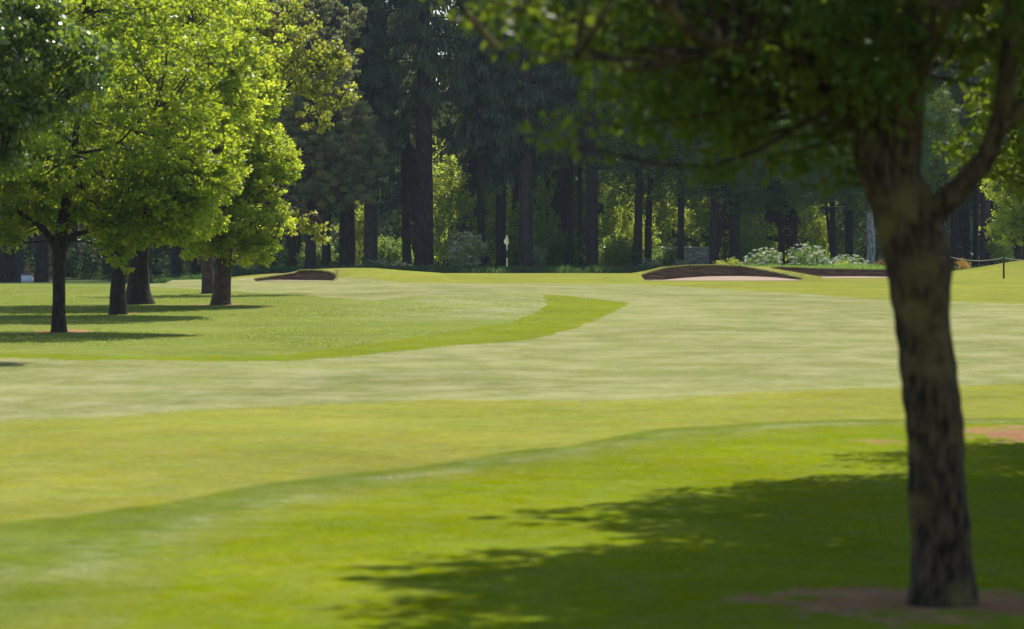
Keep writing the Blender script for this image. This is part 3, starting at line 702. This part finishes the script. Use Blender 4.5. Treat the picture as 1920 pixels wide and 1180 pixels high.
# (px x, distance, set, scale, rotation, width factor, label)
wood = [
    (6, 203, CON[0], 1.0, .3, 1.25, 'dark conifer trunk cut by the left edge of the photo'),
    (29, 204, CON_grey, 1.0, 1.2, 1.45, 'grey-brown conifer trunk immediately left of the white hut'),
    (79, 204, CON[2], 1.0, 2.0, 1.3, 'dark conifer trunk immediately right of the white hut'),
    (330, 206, CON[1], 1.0, 2.6, 1.2, 'conifer behind the left group, seen between the flared and brown trunks'),
    (447, 205, CON[2], .98, .9, 1.2, 'conifer just right of the thick brown trunk, mostly hidden by its leaves'),
    (500, 207, CON[3], 1.0, .5, .9, 'dark conifer whose trunk stands over the left tail of the small bunker'),
    (548, 209, CON[0], 1.02, 4.0, .8, 'slim dark conifer rising over the middle of the small bunker'),
    (612, 204, CON[3], 1.0, 2.2, 1.0, 'dark conifer above the right tip of the small bunker'),
    (651, 205, CON[0], 1.0, 1.5, 1.5, 'thick conifer trunk at the crest right of the small bunker'),
    (695, 203, CON_grey, 1.0, 4.4, 1.3, 'greyish conifer trunk midway between the small bunker and the thickest trunk'),
    (763, 206, CON[1], 1.0, 3.3, .95, 'slender leaning conifer close left of the thickest trunk'),
    (795, 201, CON[3], 1.06, 5.0, 2.0, 'conifer with the thickest dark trunk of the wood'),
    (903, 202, CON[1], 1.0, 3.1, .85, 'slender conifer leaning left over the pale shrubs'),
    (939, 204, CON[2], 1.0, .2, 1.05, 'dark conifer directly behind the flag'),
    (966, 209, CON[3], 1.0, 1.2, .85, 'dark conifer half hidden between the flag and the grey trunk'),
    (986, 202, CON_grey, 1.0, 2.9, 1.35, 'greyish conifer trunk just right of the flag'),
    (1040, 214, CON[0], 1.0, 2.4, .8, 'shadowed conifer standing back, right of the grey trunk'),
    (1069, 206, CON[1], .97, .9, .6, 'thin straight conifer left of the thick trunk in the middle right'),
    (1088, 208, CON[1], .97, 2.9, .55, 'very thin leaning conifer touching the thick middle right trunk'),
    (1110, 202, CON[3], 1.0, 3.8, 1.35, 'thick dark conifer left of the wide bunker'),
    (1195, 203, WT[0], (1.0, 1.0, 1.1), .3, 1.0, 'dark leafy tree above the left tip of the wide bunker'),
    (1216, 205, WT[2], (1.0, 1.0, 1.1), 3.5, .8, 'leaning leafy tree left of the stone wall'),
    (1276, 201, CON[1], .95, 1.0, .75, 'narrow dark trunk crossing the left end of the stone wall'),
    (1338, 200, WT[1], (1.0, 1.0, 1.05), 0.0, 1.05, 'forked leafy tree at the right end of the stone wall'),
    (1379, 201, WT[0], (1.05, 1.05, 1.1), 2.7, 1.2, 'stout leafy tree beside the forked one'),
    (1465, 206, WT[2], (1.0, 1.0, 1.0), 1.0, .85, 'leafy tree behind the white flowered bush'),
    (1488, 207, WT[0], (1.0, 1.0, 1.1), 4.6, .95, 'leafy tree in the gap between the two white flowered bushes'),
    (1562, 202, WT[1], (.95, .95, 1.1), 3.3, .75, 'dark trunked leafy tree right of the white flowered bushes'),
    (1592, 209, CON[0], 1.0, 3.0, .8, 'shaded conifer set back left of the pale birch'),
    (1790, 205, CON[2], 1.0, 2.1, .85, 'dark conifer close right of the near trunk, behind the orange shrub'),
    (1829, 207, CON[1], 1.0, .1, .6, 'thin conifer between two thicker ones at the right'),
    (1847, 204, CON_grey, 1.0, 3.9, 1.0, 'tall greyish conifer left of the rope post'),
    (1905, 210, CON[0], 1.0, 2.0, 1.0, 'dark conifer behind the yellow-green tree at the right edge'),
]
for (x, D, ms, s, rz, wf, lb) in wood:
    t = place_tree('conifer_tree' if ms not in WT else 'woodland_tree', ms, tz(x, D), lb, group=GW, rz=rz, s=s, wf=wf * .86)

birch = broadleaf(210, [(0, 0, -.2, .30), (0, 0, .3, .27), (.02, 0, 2, .25), (-.2, 0, 5, .21), (-.9, 0, 9, .13), (-1.2, 0, 14, .04)],
                  [(-1.5, 0, 9.5, 3.3, 2.5, 4.6), (-3.2, 0, 6.2, 2.2, 2.0, 2.2), (-.6, -.3, 5.2, 1.5, 1.2, 1.5), (2.8, 0, 8.6, 1.3, 1.4, 3.0)], 1300, 26, .17, .42, M_green, B_birch, limbs=14, lump=.05, droop=.5)
place_tree('birch_tree', birch, tz(1632, 196), 'pale barked birch beside the red shrub with green hanging crown')
bt = broadleaf(211, [(0, 0, -.2, .2), (0, 0, 2, .15), (.2, 0, 6, .1), (.3, 0, 11, .03)], [(.2, 0, 8.6, 1.5, 1.5, 2.8), (.3, 0, 5.6, 1.1, 1.1, 1.3)], 520, 24, .19, .36, M_bright, B_dark, limbs=9)
place_tree('young_tree', bt, tz(1748, 199), 'sunlit young tree seen in the fork of the near trunk')
rt = broadleaf(212, [(0, 0, -.2, .22), (0, 0, 1.6, .16), (-.2, 0, 4, .1), (-.3, 0, 7, .03)], [(-.2, 0, 4.9, 2.0, 1.8, 2.4), (-1.0, -.3, 2.4, 1.3, 1.1, .9), (.3, -.2, 3.2, 1.6, 1.3, 1.4)], 620, 24, .15, .34, M_young, B_dark, limbs=9)
place_tree('young_tree', rt, tz(1922, 176), 'yellow-green tree at the right edge above the rope', s=1.0)

# grey-green pine at the front of the wood on the left
def pine():
    r = np.random.default_rng(301); T = Tubes()
    T.add([(0, 0, -.3), (0, 0, 1), (.1, 0, 5), (0, 0, 10), (-.3, 0, 16), (-.5, 0, 21)], [.42, .34, .3, .25, .16, .04], 12, 5, .04, r)
    cc, dd = in_lobes(r, [(-.5, 0, 13.5, 3.6, 3.2, 5.0), (1.0, -.3, 9.0, 3.0, 2.6, 2.6), (2.7, -.3, 7.0, 2.0, 1.8, 1.9), (-.8, -.3, 6.6, 2.6, 2.2, 2.4), (1.6, -.4, 4.9, 2.3, 1.8, 1.2), (.2, -.5, 4.4, 1.4, 1.3, .8)], 1300, .45)
    trunk = catmull(np.array([(0, 0, 1.), (.1, 0, 5), (0, 0, 10), (-.3, 0, 16), (-.5, 0, 21)]), 12)
    for e in cc[::9]:
        i = np.argmin(np.abs(trunk[:, 2] - (e[2] - .25 * np.linalg.norm(e[:2])))); s0 = trunk[i]
        T.add([s0, (s0 + e) / 2 + r.normal(size=3) * .15, e], [.06, .035, .008], 4, 3)
    per = 70; n = len(cc) * per
    d = np.repeat(dd, per, 0) * .4 + unit(r, n) * .8 + [0, 0, .55]; d /= np.linalg.norm(d, axis=1)[:, None]
    c = np.repeat(cc + 0, per, 0) + unit(r, n) * (.30 * r.random(n))[:, None] * [1, 1, .6]
    V = leaf_arrays(c + d * .08, .34, .085, r, 0, 0, dirs=d, dj=.2)
    return T.mesh('trunk', B_fir), leaf_mesh('crown', [V], M_pine, [np.clip(np.repeat(r.random(len(cc)) ** 1.3 * .6, per) + r.random(n) * .15 + (c[:, 2] - np.repeat(cc[:, 2], per)) * 1.2, 0, 1)])
place_tree('pine_tree', pine(), tz(582, 194), 'dense grey-green pine between the left group and the wood')

# ------------------------------------------------ shrubs
def shrub(seed, w, h, mat, leaf=.14, n=150, per=16, flowers=None, stems=7, shape=None, fl_n=900):
    r = np.random.default_rng(seed); T = Tubes()
    lobes = shape or [(0, 0, h * .5, w * .5, w * .42, h * .48), (-w * .25, 0, h * .35, w * .28, w * .3, h * .35), (w * .22, -.1, h * .55, w * .28, w * .3, h * .4)]
    cc, dd = in_lobes(r, lobes, n, .25); cc[:, 2] = np.maximum(cc[:, 2], .12)
    for e in cc[::max(1, n // stems)]:
        b = np.array([r.normal() * .08, r.normal() * .08, -.05]); T.add([b, b * .5 + e * .5 + [0, 0, .1], e], [.028, .018, .006], 5, 3)
    m = n * per; off = unit(r, m) * (r.random(m) ** .5)[:, None] * .26
    c = np.repeat(cc, per, 0) + off
    V = leaf_arrays(c, leaf, leaf * .6, r, .4, .1, dirs=off * 3, dj=.8)
    ms = [('stem', T.mesh('stem', B_brown)), ('foliage', leaf_mesh('foliage', [V], mat, [r.random(m)]))]
    if flowers is not None:
        cc2, d2 = in_lobes(r, lobes, fl_n // 9, .85); k = len(cc2) * 9
        c2 = np.repeat(cc2 + d2 * .06, 9, 0) + r.normal(size=(k, 3)) * [.07, .07, .02]
        V2 = leaf_arrays(c2, .10, .09, r, 1.5, 0)
        ms.append(('blossom', leaf_mesh('blossom', [V2], flowers, [r.random(k)])))
    return ms
def place_shrub(ms, loc, label, rz=0, s=1.0, name='shrub', group='shrubs at the foot of the wood'):
    t = empty(name, loc, label, 'shrub', group); t.rotation_euler = (0, 0, rz); t.scale = (s, s, s) if not isinstance(s, tuple) else s
    for nm, me in ms: obj(nm, me, t)
    return t
sh_a = shrub(401, 2.6, 3.0, M_bright, .15, 230); sh_b = shrub(402, 2.2, 2.2, M_rhodo, .16, 190, flowers=M_flower, fl_n=420)
sh_c = shrub(403, 2.6, 4.6, M_bright, .17, 210); sh_f = shrub(404, 2.6, 1.8, M_green, .11, 130, 20, flowers=M_flower, fl_n=1250)
sh_r = shrub(405, .9, 1.0, M_red, .10, 60, 20); sh_y = shrub(406, 1.1, .75, M_yellow, .11, 60, 18); sh_o = shrub(407, .9, .9, M_orange, .11, 55, 18)
sh_d = shrub(408, 3.2, 2.4, M_wood, .17, 260)
sh_t = shrub(409, 3.0, 5.0, M_bright, .17, 300, shape=[(0, 0, 4.6, 1.3, 1.1, 1.5), (.5, 0, 3.4, 1.3, 1.1, 1.0), (-.2, 0, 1.8, .8, .8, 1.2)])
shr = [
    (838, 206, sh_t, .2, 1.25, 'round bright green bush with arching crown, right of the thickest trunk'),
    (874, 198, sh_b, 1.0, 1.2, 'pale flowering shrub left of the slender leaning trunk'),
    (916, 206, sh_c, .4, (.9, .9, 1.45), 'tall pale green shrub filling the gap left of the flag'),
    (960, 208, sh_c, 2.4, (.8, .8, 1.1), 'narrow green shrub seen between the flag and the grey trunk'),
    (1004, 205, sh_b, 2.0, .8, 'small pale shrub right of the grey trunk foot'),
    (1045, 208, sh_d, .5, 1.2, 'dark bush in shade left of the thick middle right trunk'),
    (1140, 210, sh_c, 1.5, (.9, .9, 1.5), 'tall bright shrub right of the thick middle right trunk'),
    (1160, 204, sh_d, 2.5, 1.0, 'dark low bush left of the leafy trees'),
    (1210, 209, sh_c, .9, .8, 'yellow-green shrub glowing between two trunks above the wide bunker'),
    (1248, 206, sh_d, .1, .7, 'dark green bush at the left end of the stone wall'),
    (1320, 212, sh_t, 2.9, .95, 'bright bush hanging over the stone wall'),
    (1416, 207, sh_c, 3.1, (1.5, 1.2, .8), 'yellow-green bush right of the stout tree'),
    (1362, 178, sh_y, .3, 1.1, 'small yellow shrub right of the stone wall'),
    (1390, 178, sh_y, 2.2, .7, 'tiny yellow-green shrub under the stout tree'),
    (1432, 182, sh_f, .5, .82, 'left white flowered bush behind the wide bunker'),
    (1515, 183, sh_f, 2.6, (.85, .85, .95), 'right white flowered bush, the taller of the two'),
    (1592, 182, sh_f, 4.0, (.9, .9, .6), 'low speckled bush just left of the birch'),
    (1576, 180, sh_y, 1.1, .9, 'low yellow-green shrub above the long bunker'),
    (1649, 181, sh_r, .4, .8, 'rusty red shrub right of the birch'),
    (1806, 181, sh_o, 1.4, .85, 'orange-yellow shrub right of the near trunk'),
    (968, 195, sh_o, .1, .38, 'tiny orange plant at the foot of the grey trunk'),
    (1275, 196, sh_f, 1.2, .45, 'small white flowered plant at the foot of the narrow trunk'),
    (1218, 196, sh_f, 2.2, .5, 'small white flowered plant above the left tip of the wide bunker'),
    (722, 201, sh_f, 3.2, (1.3, 1, .45), 'low whitish weeds right of the small bunker crest'),
    (625, 203, sh_r, 2.0, .8, 'dull red shrub behind the small bunker'),
    (595, 205, sh_d, 1.2, .9, 'dark bush behind the right half of the small bunker'),
    (735, 208, sh_d, 4.2, 1.0, 'dark bush left of the slender leaning trunk near the thickest one'),
    (1700, 206, sh_d, 3.0, 1.1, 'dark green bush hidden behind the near trunk'),
    (1182, 207, sh_c, 3.3, (.7, .7, 1.5), 'slim sunlit sapling just left of the first leafy tree'),
    (1247, 213, sh_t, .7, 1.1, 'rounded sunlit sapling between the leaning tree and the narrow trunk'),
    (1402, 211, sh_t, 1.9, 1.2, 'tall sunlit sapling just right of the stout tree'),
    (1532, 212, sh_c, 4.2, (1.1, 1.1, 1.5), 'leafy sapling in the gap left of the dark trunked tree'),
    (822, 214, sh_c, 5.0, (1.0, 1.0, 1.9), 'tall backlit sapling hugging the right side of the thickest trunk'),
    (668, 212, sh_t, 3.9, .8, 'sunlit sapling between the thick and the greyish trunk'),
    (1021, 212, sh_c, 2.7, (.8, .8, 1.6), 'backlit sapling in the gap right of the grey trunk'),
    (1875, 203, sh_c, 2.0, .8, 'green shrub at the right behind the rope post'),
    (470, 204, sh_b, .6, .75, 'pale leafy shrub beneath the yellow-green tree on the left'),
]
for (x, D, ms, rz, s, lb) in shr: place_shrub(ms, tz(x, D), lb, rz, s)

# ------------------------------------------------ deep wood behind: one mass
def deep_wood():
    r = np.random.default_rng(501); T = Tubes(); A, TI = [], []
    for k in range(250):
        D = 216 + 150 * r.random() ** 1.3; px = -350 + 2650 * r.random()
        gap = 700 < px < 940
        if gap and r.random() < .30: continue
        X = xpx(px, D); z0 = float(base_z(np.array([X]), np.array([D]))[0]) - .2; H = (23 + 6 * r.random()) * (.55 if gap and D > 250 else 1); r0 = .24 + .26 * r.random()
        if D < 262: T.add([(X, D, z0), (X + r.normal() * .2, D, z0 + H * .5), (X + r.normal() * .4, D, z0 + H)], [r0, r0 * .7, .04], 7, 4)
        zb = (8 + 4 * r.random()) if D < 258 else 1 + 6 * r.random(); n = 1500
        t = r.random(n) ** .9; L = 3.8 * (1 - .8 * t) ; a = r.random(n) * 6.283; q = L * r.random(n) ** .6
        c = np.column_stack([X + q * np.cos(a), D + q * np.sin(a), z0 + zb + (H - zb) * t])
        A.append(leaf_arrays(c, .85, .38, r, .3, .9, dj=1)); TI.append(r.random(n))
    n = 90000   # undergrowth in clumps
    kc = 2600; cx = -300 + 2550 * r.random(kc); cd = 210 + 90 * r.random(kc); X = xpx(cx, cd)
    hz_ = (1.2 + 4.2 * vnoise(X / 3.0, cd / 5)) * r.random(kc); k = r.integers(0, kc, n)
    off = unit(r, n) * (r.random(n) ** .5)[:, None] * [.75, .75, .5]
    c = np.column_stack([X[k], cd[k], base_z(X[k], cd[k]) + hz_[k]]) + off
    A.append(leaf_arrays(c, .24, .15, r, .3, .2, dirs=off, dj=.8)); TI.append(r.random(kc)[k] * .6 + .4 * r.random(n))
    n = 75000
    X = -75 + 160 * r.random(n); D = 300 + 90 * r.random(n); top = 9.0 + 6 * vnoise(X / 4.0, D / 9)
    A.append(leaf_arrays(np.column_stack([X, D, -.5 + top * r.random(n)]), .75, .45, r, .3, .2)); TI.append(r.random(n))
    tag(obj('far_wood', leaf_mesh('far_wood', A, M_deep_shade, TI)), 'shaded mass of further trees and undergrowth deep in the wood', 'woodland', kind='stuff')
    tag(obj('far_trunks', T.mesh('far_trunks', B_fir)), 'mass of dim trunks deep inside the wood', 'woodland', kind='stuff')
deep_wood()

# ------------------------------------------------ long grass along the foot of the wood
def blades(name, label, x0, x1, D0, D1, n, h, w, mat, seed, cond=None):
    r = np.random.default_rng(seed)
    px = x0 + (x1 - x0) * r.random(n); D = D0 + (D1 - D0) * r.random(n); X = xpx(px, D)
    if cond is not None:
        k = cond(X, D); X, D = X[k], D[k]; n = len(X)
    z = ground_z(X, D); hh = h * (.45 + .75 * r.random(n)) * (.6 + .8 * vnoise(X / .8, D / .8))
    le = r.normal(size=(n, 2)) * .35 * hh[:, None]; a = r.random(n) * 3.1416
    wv = np.column_stack([np.cos(a), np.sin(a), 0 * a]) * (w * (.6 + .8 * r.random(n)))[:, None] / 2
    b = np.column_stack([X, D, z - .01]); t = b + np.column_stack([le, hh]); m = b * .5 + t * .5 + np.column_stack([-le * .18, hh * .06])
    V = np.stack([b - wv, b + wv, m + wv * .8, t], 1).reshape(-1, 3)
    V = np.stack([b - wv, b + wv, t + wv * .1, m - wv * .9], 1).reshape(-1, 3)
    return tag(obj(name, leaf_mesh(name, [V], mat, [r.random(n)])), label, 'grass', kind='stuff')
blades('long_grass', 'dark uncut grass in the shade along the foot of the wood', 215, 2050, 189, 202, 60000, .38, .06, M_long_shade, 601)
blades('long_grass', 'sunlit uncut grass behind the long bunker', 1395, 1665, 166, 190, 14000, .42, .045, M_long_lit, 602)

# turf that stands up enough to catch the light
def off_soil(X, D):
    ok = np.ones(len(X), bool)
    for (x, y, rx, ry, k) in SOILS:
        sx_, sy_ = P(x, y); ok &= ((X - sx_) / rx) ** 2 + ((D - sy_) / ry) ** 2 > .7 + .4 * vnoise(X * 3, D * 3)
    return ok
_in = poly_plan([(-700, 662), (0, 668), (430, 672), (680, 655), (940, 620), (1100, 590), (1150, 569), (1018, 555), (930, 550), (850, 551), (700, 565), (600, 557), (480, 549), (280, 541), (200, 530), (-700, 530)])
blades('rough_grass', 'ankle-high rough grass under and in front of the left trees', -60, 1160, 66, 128, 190000, .032, .020, M_rough, 603, lambda X, D: inside(_in, X, D) & (vnoise(X / 1.3 + 5, D / 2.2) > .35 + .3 * vnoise(X * 3, D * 2)) & off_soil(X, D))
_l3 = line_plan([(60, 1400), (250, 1180), (300, 1110), (380, 1050), (500, 988), (700, 935), (1000, 885), (1300, 833), (1500, 812), (1700, 800), (1920, 795), (2400, 785)])
blades('rough_grass', 'lush rough grass round the near tree', -300, 2250, 15.5, 44, 200000, .020, .009, M_turf, 604, lambda X, D: (_l3(X, D) > -.6 + 2.2 * np.random.default_rng(5).random(len(X))) & off_soil(X, D))

# ================================================================= SMALL STRUCTURES
def box(x0, x1, y0, y1, z0, z1):
    V = np.array([(x, y, z) for z in (z0, z1) for (x, y) in ((x0, y0), (x1, y0), (x1, y1), (x0, y1))], float)
    Fq = np.array([(3, 2, 1, 0), (4, 5, 6, 7), (0, 1, 5, 4), (1, 2, 6, 5), (2, 3, 7, 6), (3, 0, 4, 7)])
    return V, Fq
class Boxes:
    def __init__(s): s.V = []; s.F = []; s.n = 0
    def add(s, *a, jit=0.0, r=rng):
        V, Fq = box(*a)
        if jit: V = V + r.normal(size=V.shape) * jit
        s.V.append(V); s.F.append(Fq + s.n); s.n += 8
    def mesh(s, name, mat): return mesh_np(name, np.vstack(s.V), np.vstack(s.F), mat, smooth=False)
# dry stone wall in the wood, leaned back and paled to imitate sun glints
wx, wy, wz = tz(1302, 207); r = np.random.default_rng(71)
wall = empty('stone_wall', (wx, wy, wz), 'low grey stone wall glinting between trunks above the wide bunker', 'wall')
Bw = Boxes(); ztop = zpx(465, 207) - wz; z = -.1; 
while z < ztop - .06:
    h = .14 + .07 * r.random(); x = -2.2 + r.random() * .2
    while x < 1.15:
        l = .22 + .35 * r.random(); Bw.add(x, min(x + l - .03, 1.2), -.16 + r.normal() * .05, .2, z, z + h - .03, jit=.02, r=r); x += l
    z += h
Bw.V = [v + np.column_stack([0 * v[:, 0], v[:, 2] * .9, 0 * v[:, 0]]) for v in Bw.V]
obj('stones', Bw.mesh('stones', flat_mat('grey_stone', (.42, .39, .37), .3, .75, 2.6, .6)), wall)
Bc = Boxes(); x = -2.25
while x < 1.2:
    l = .22 + .2 * r.random(); Bc.add(x, x + l - .015, -.2, .22, z + .003, z + .09 + .03 * r.random(), jit=.008, r=r); x += l
Bc.V = [v + np.column_stack([0 * v[:, 0], v[:, 2] * .9, 0 * v[:, 0]]) for v in Bc.V]
obj('coping', Bc.mesh('coping', flat_mat('coping_stone', (.50, .48, .46), .3, .3, 6, .5)), wall)

# white hut / post box on the left
hx, hy, hz = tz(51, 200); hut = empty('white_hut', (hx, hy, hz), 'small white hut with a red capped chimney at the far left', 'hut')
hw = 10 * 200 / F; b1 = Boxes(); hy0 = zpx(515.5, 200) - hz
b1.add(-hw, hw, -.3, .3, -.05, hy0); obj('wall', b1.mesh('wall', flat_mat('whitewash', (.70, .70, .74), .8, .08)), hut)
M_tile = flat_mat('red_tile', (.33, .13, .09), .8, .3, 12, .4)
V = np.array([(-hw - .05, -.36, hy0 + .003), (hw + .05, -.36, hy0 + .003), (hw + .05, .36, hy0 + .003), (-hw - .05, .36, hy0 + .003),
              (-hw - .05, -.36, hy0 + .05), (hw + .05, -.36, hy0 + .05), (hw + .05, .36, hy0 + .05), (-hw - .05, .36, hy0 + .05), (-.1, -.09, hy0 + .17), (.12, -.09, hy0 + .17), (.12, .09, hy0 + .17), (-.1, .09, hy0 + .17)])
Fq = np.array([(3, 2, 1, 0), (0, 1, 5, 4), (1, 2, 6, 5), (2, 3, 7, 6), (3, 0, 4, 7), (4, 5, 9, 8), (5, 6, 10, 9), (6, 7, 11, 10), (7, 4, 8, 11), (8, 9, 10, 11)])
rf = obj('roof', mesh_np('roof', V, Fq, flat_mat('dark_tile', (.16, .10, .08), .8, .3, 12, .4), smooth=False), hut)
b2 = Boxes(); b2.add(-.09, .11, -.085, .085, hy0 + .12, hy0 + .55); b2.add(-.12, .14, -.115, .115, hy0 + .55, hy0 + .60)
obj('chimney', b2.mesh('chimney', M_tile), rf)

# rope fence on the right
M_post = flat_mat('dark_post', (.035, .028, .022), .8, .3, 30, .3); M_rope = flat_mat('pale_rope', (.42, .37, .28), .9, .25, 60)
posts = [(1779, 150.0, 478.5), (1882, 148.0, 480.5), (1990, 146.0, 477)]
fp = empty('rope_fence', tz(1882, 148.0), 'low rope fence on dark posts right of the near trunk', 'fence')
fl = np.array(fp.location)
tops = []
for (x, D, yt) in posts:
    X, Y, Z = tz(x, D); zt = zpx(yt, D); tops.append((X, Y, zt - .07))
    T = Tubes(); T.add([(X, Y, Z - .2), (X, Y, (Z + zt) / 2), (X, Y, zt - .03)], [.045, .043, .04], 10, 3)
    T.add([(X, Y, zt - .035), (X, Y, zt - .015), (X, Y, zt)], [.03, .045, .02], 10, 3)
    me = T.mesh('post', M_post); me.transform(mathutils.Matrix.Translation(-mathutils.Vector(fl))); obj('post', me, fp)
for a, b in zip(tops[:-1], tops[1:]):
    a, b = np.array(a), np.array(b); t = np.linspace(0, 1, 14)[:, None]
    pts = a + (b - a) * t; pts[:, 2] -= .17 * 4 * (t * (1 - t))[:, 0]
    T = Tubes(); T.add(pts - fl, np.full(14, .017), 8, 2); obj('rope', T.mesh('rope', M_rope), fp)

# ================================================================= HAZE
def haze():
    V, Fq = box(-345, 345, -45, 485, -2.6, 34.0)
    m, nt, out = new_mat('haze_air')
    v = N(nt, 'ShaderNodeVolumePrincipled'); v.inputs['Color'].default_value = (.72, .86, 1.0, 1); v.inputs['Density'].default_value = .000105
    v.inputs['Anisotropy'].default_value = .3
    nt.links.new(v.outputs[0], out.inputs['Volume'])
    tag(obj('haze', mesh_np('haze', V, Fq, m, smooth=False)), 'thin blue haze in the air under the trees', 'haze', kind='stuff')
haze()
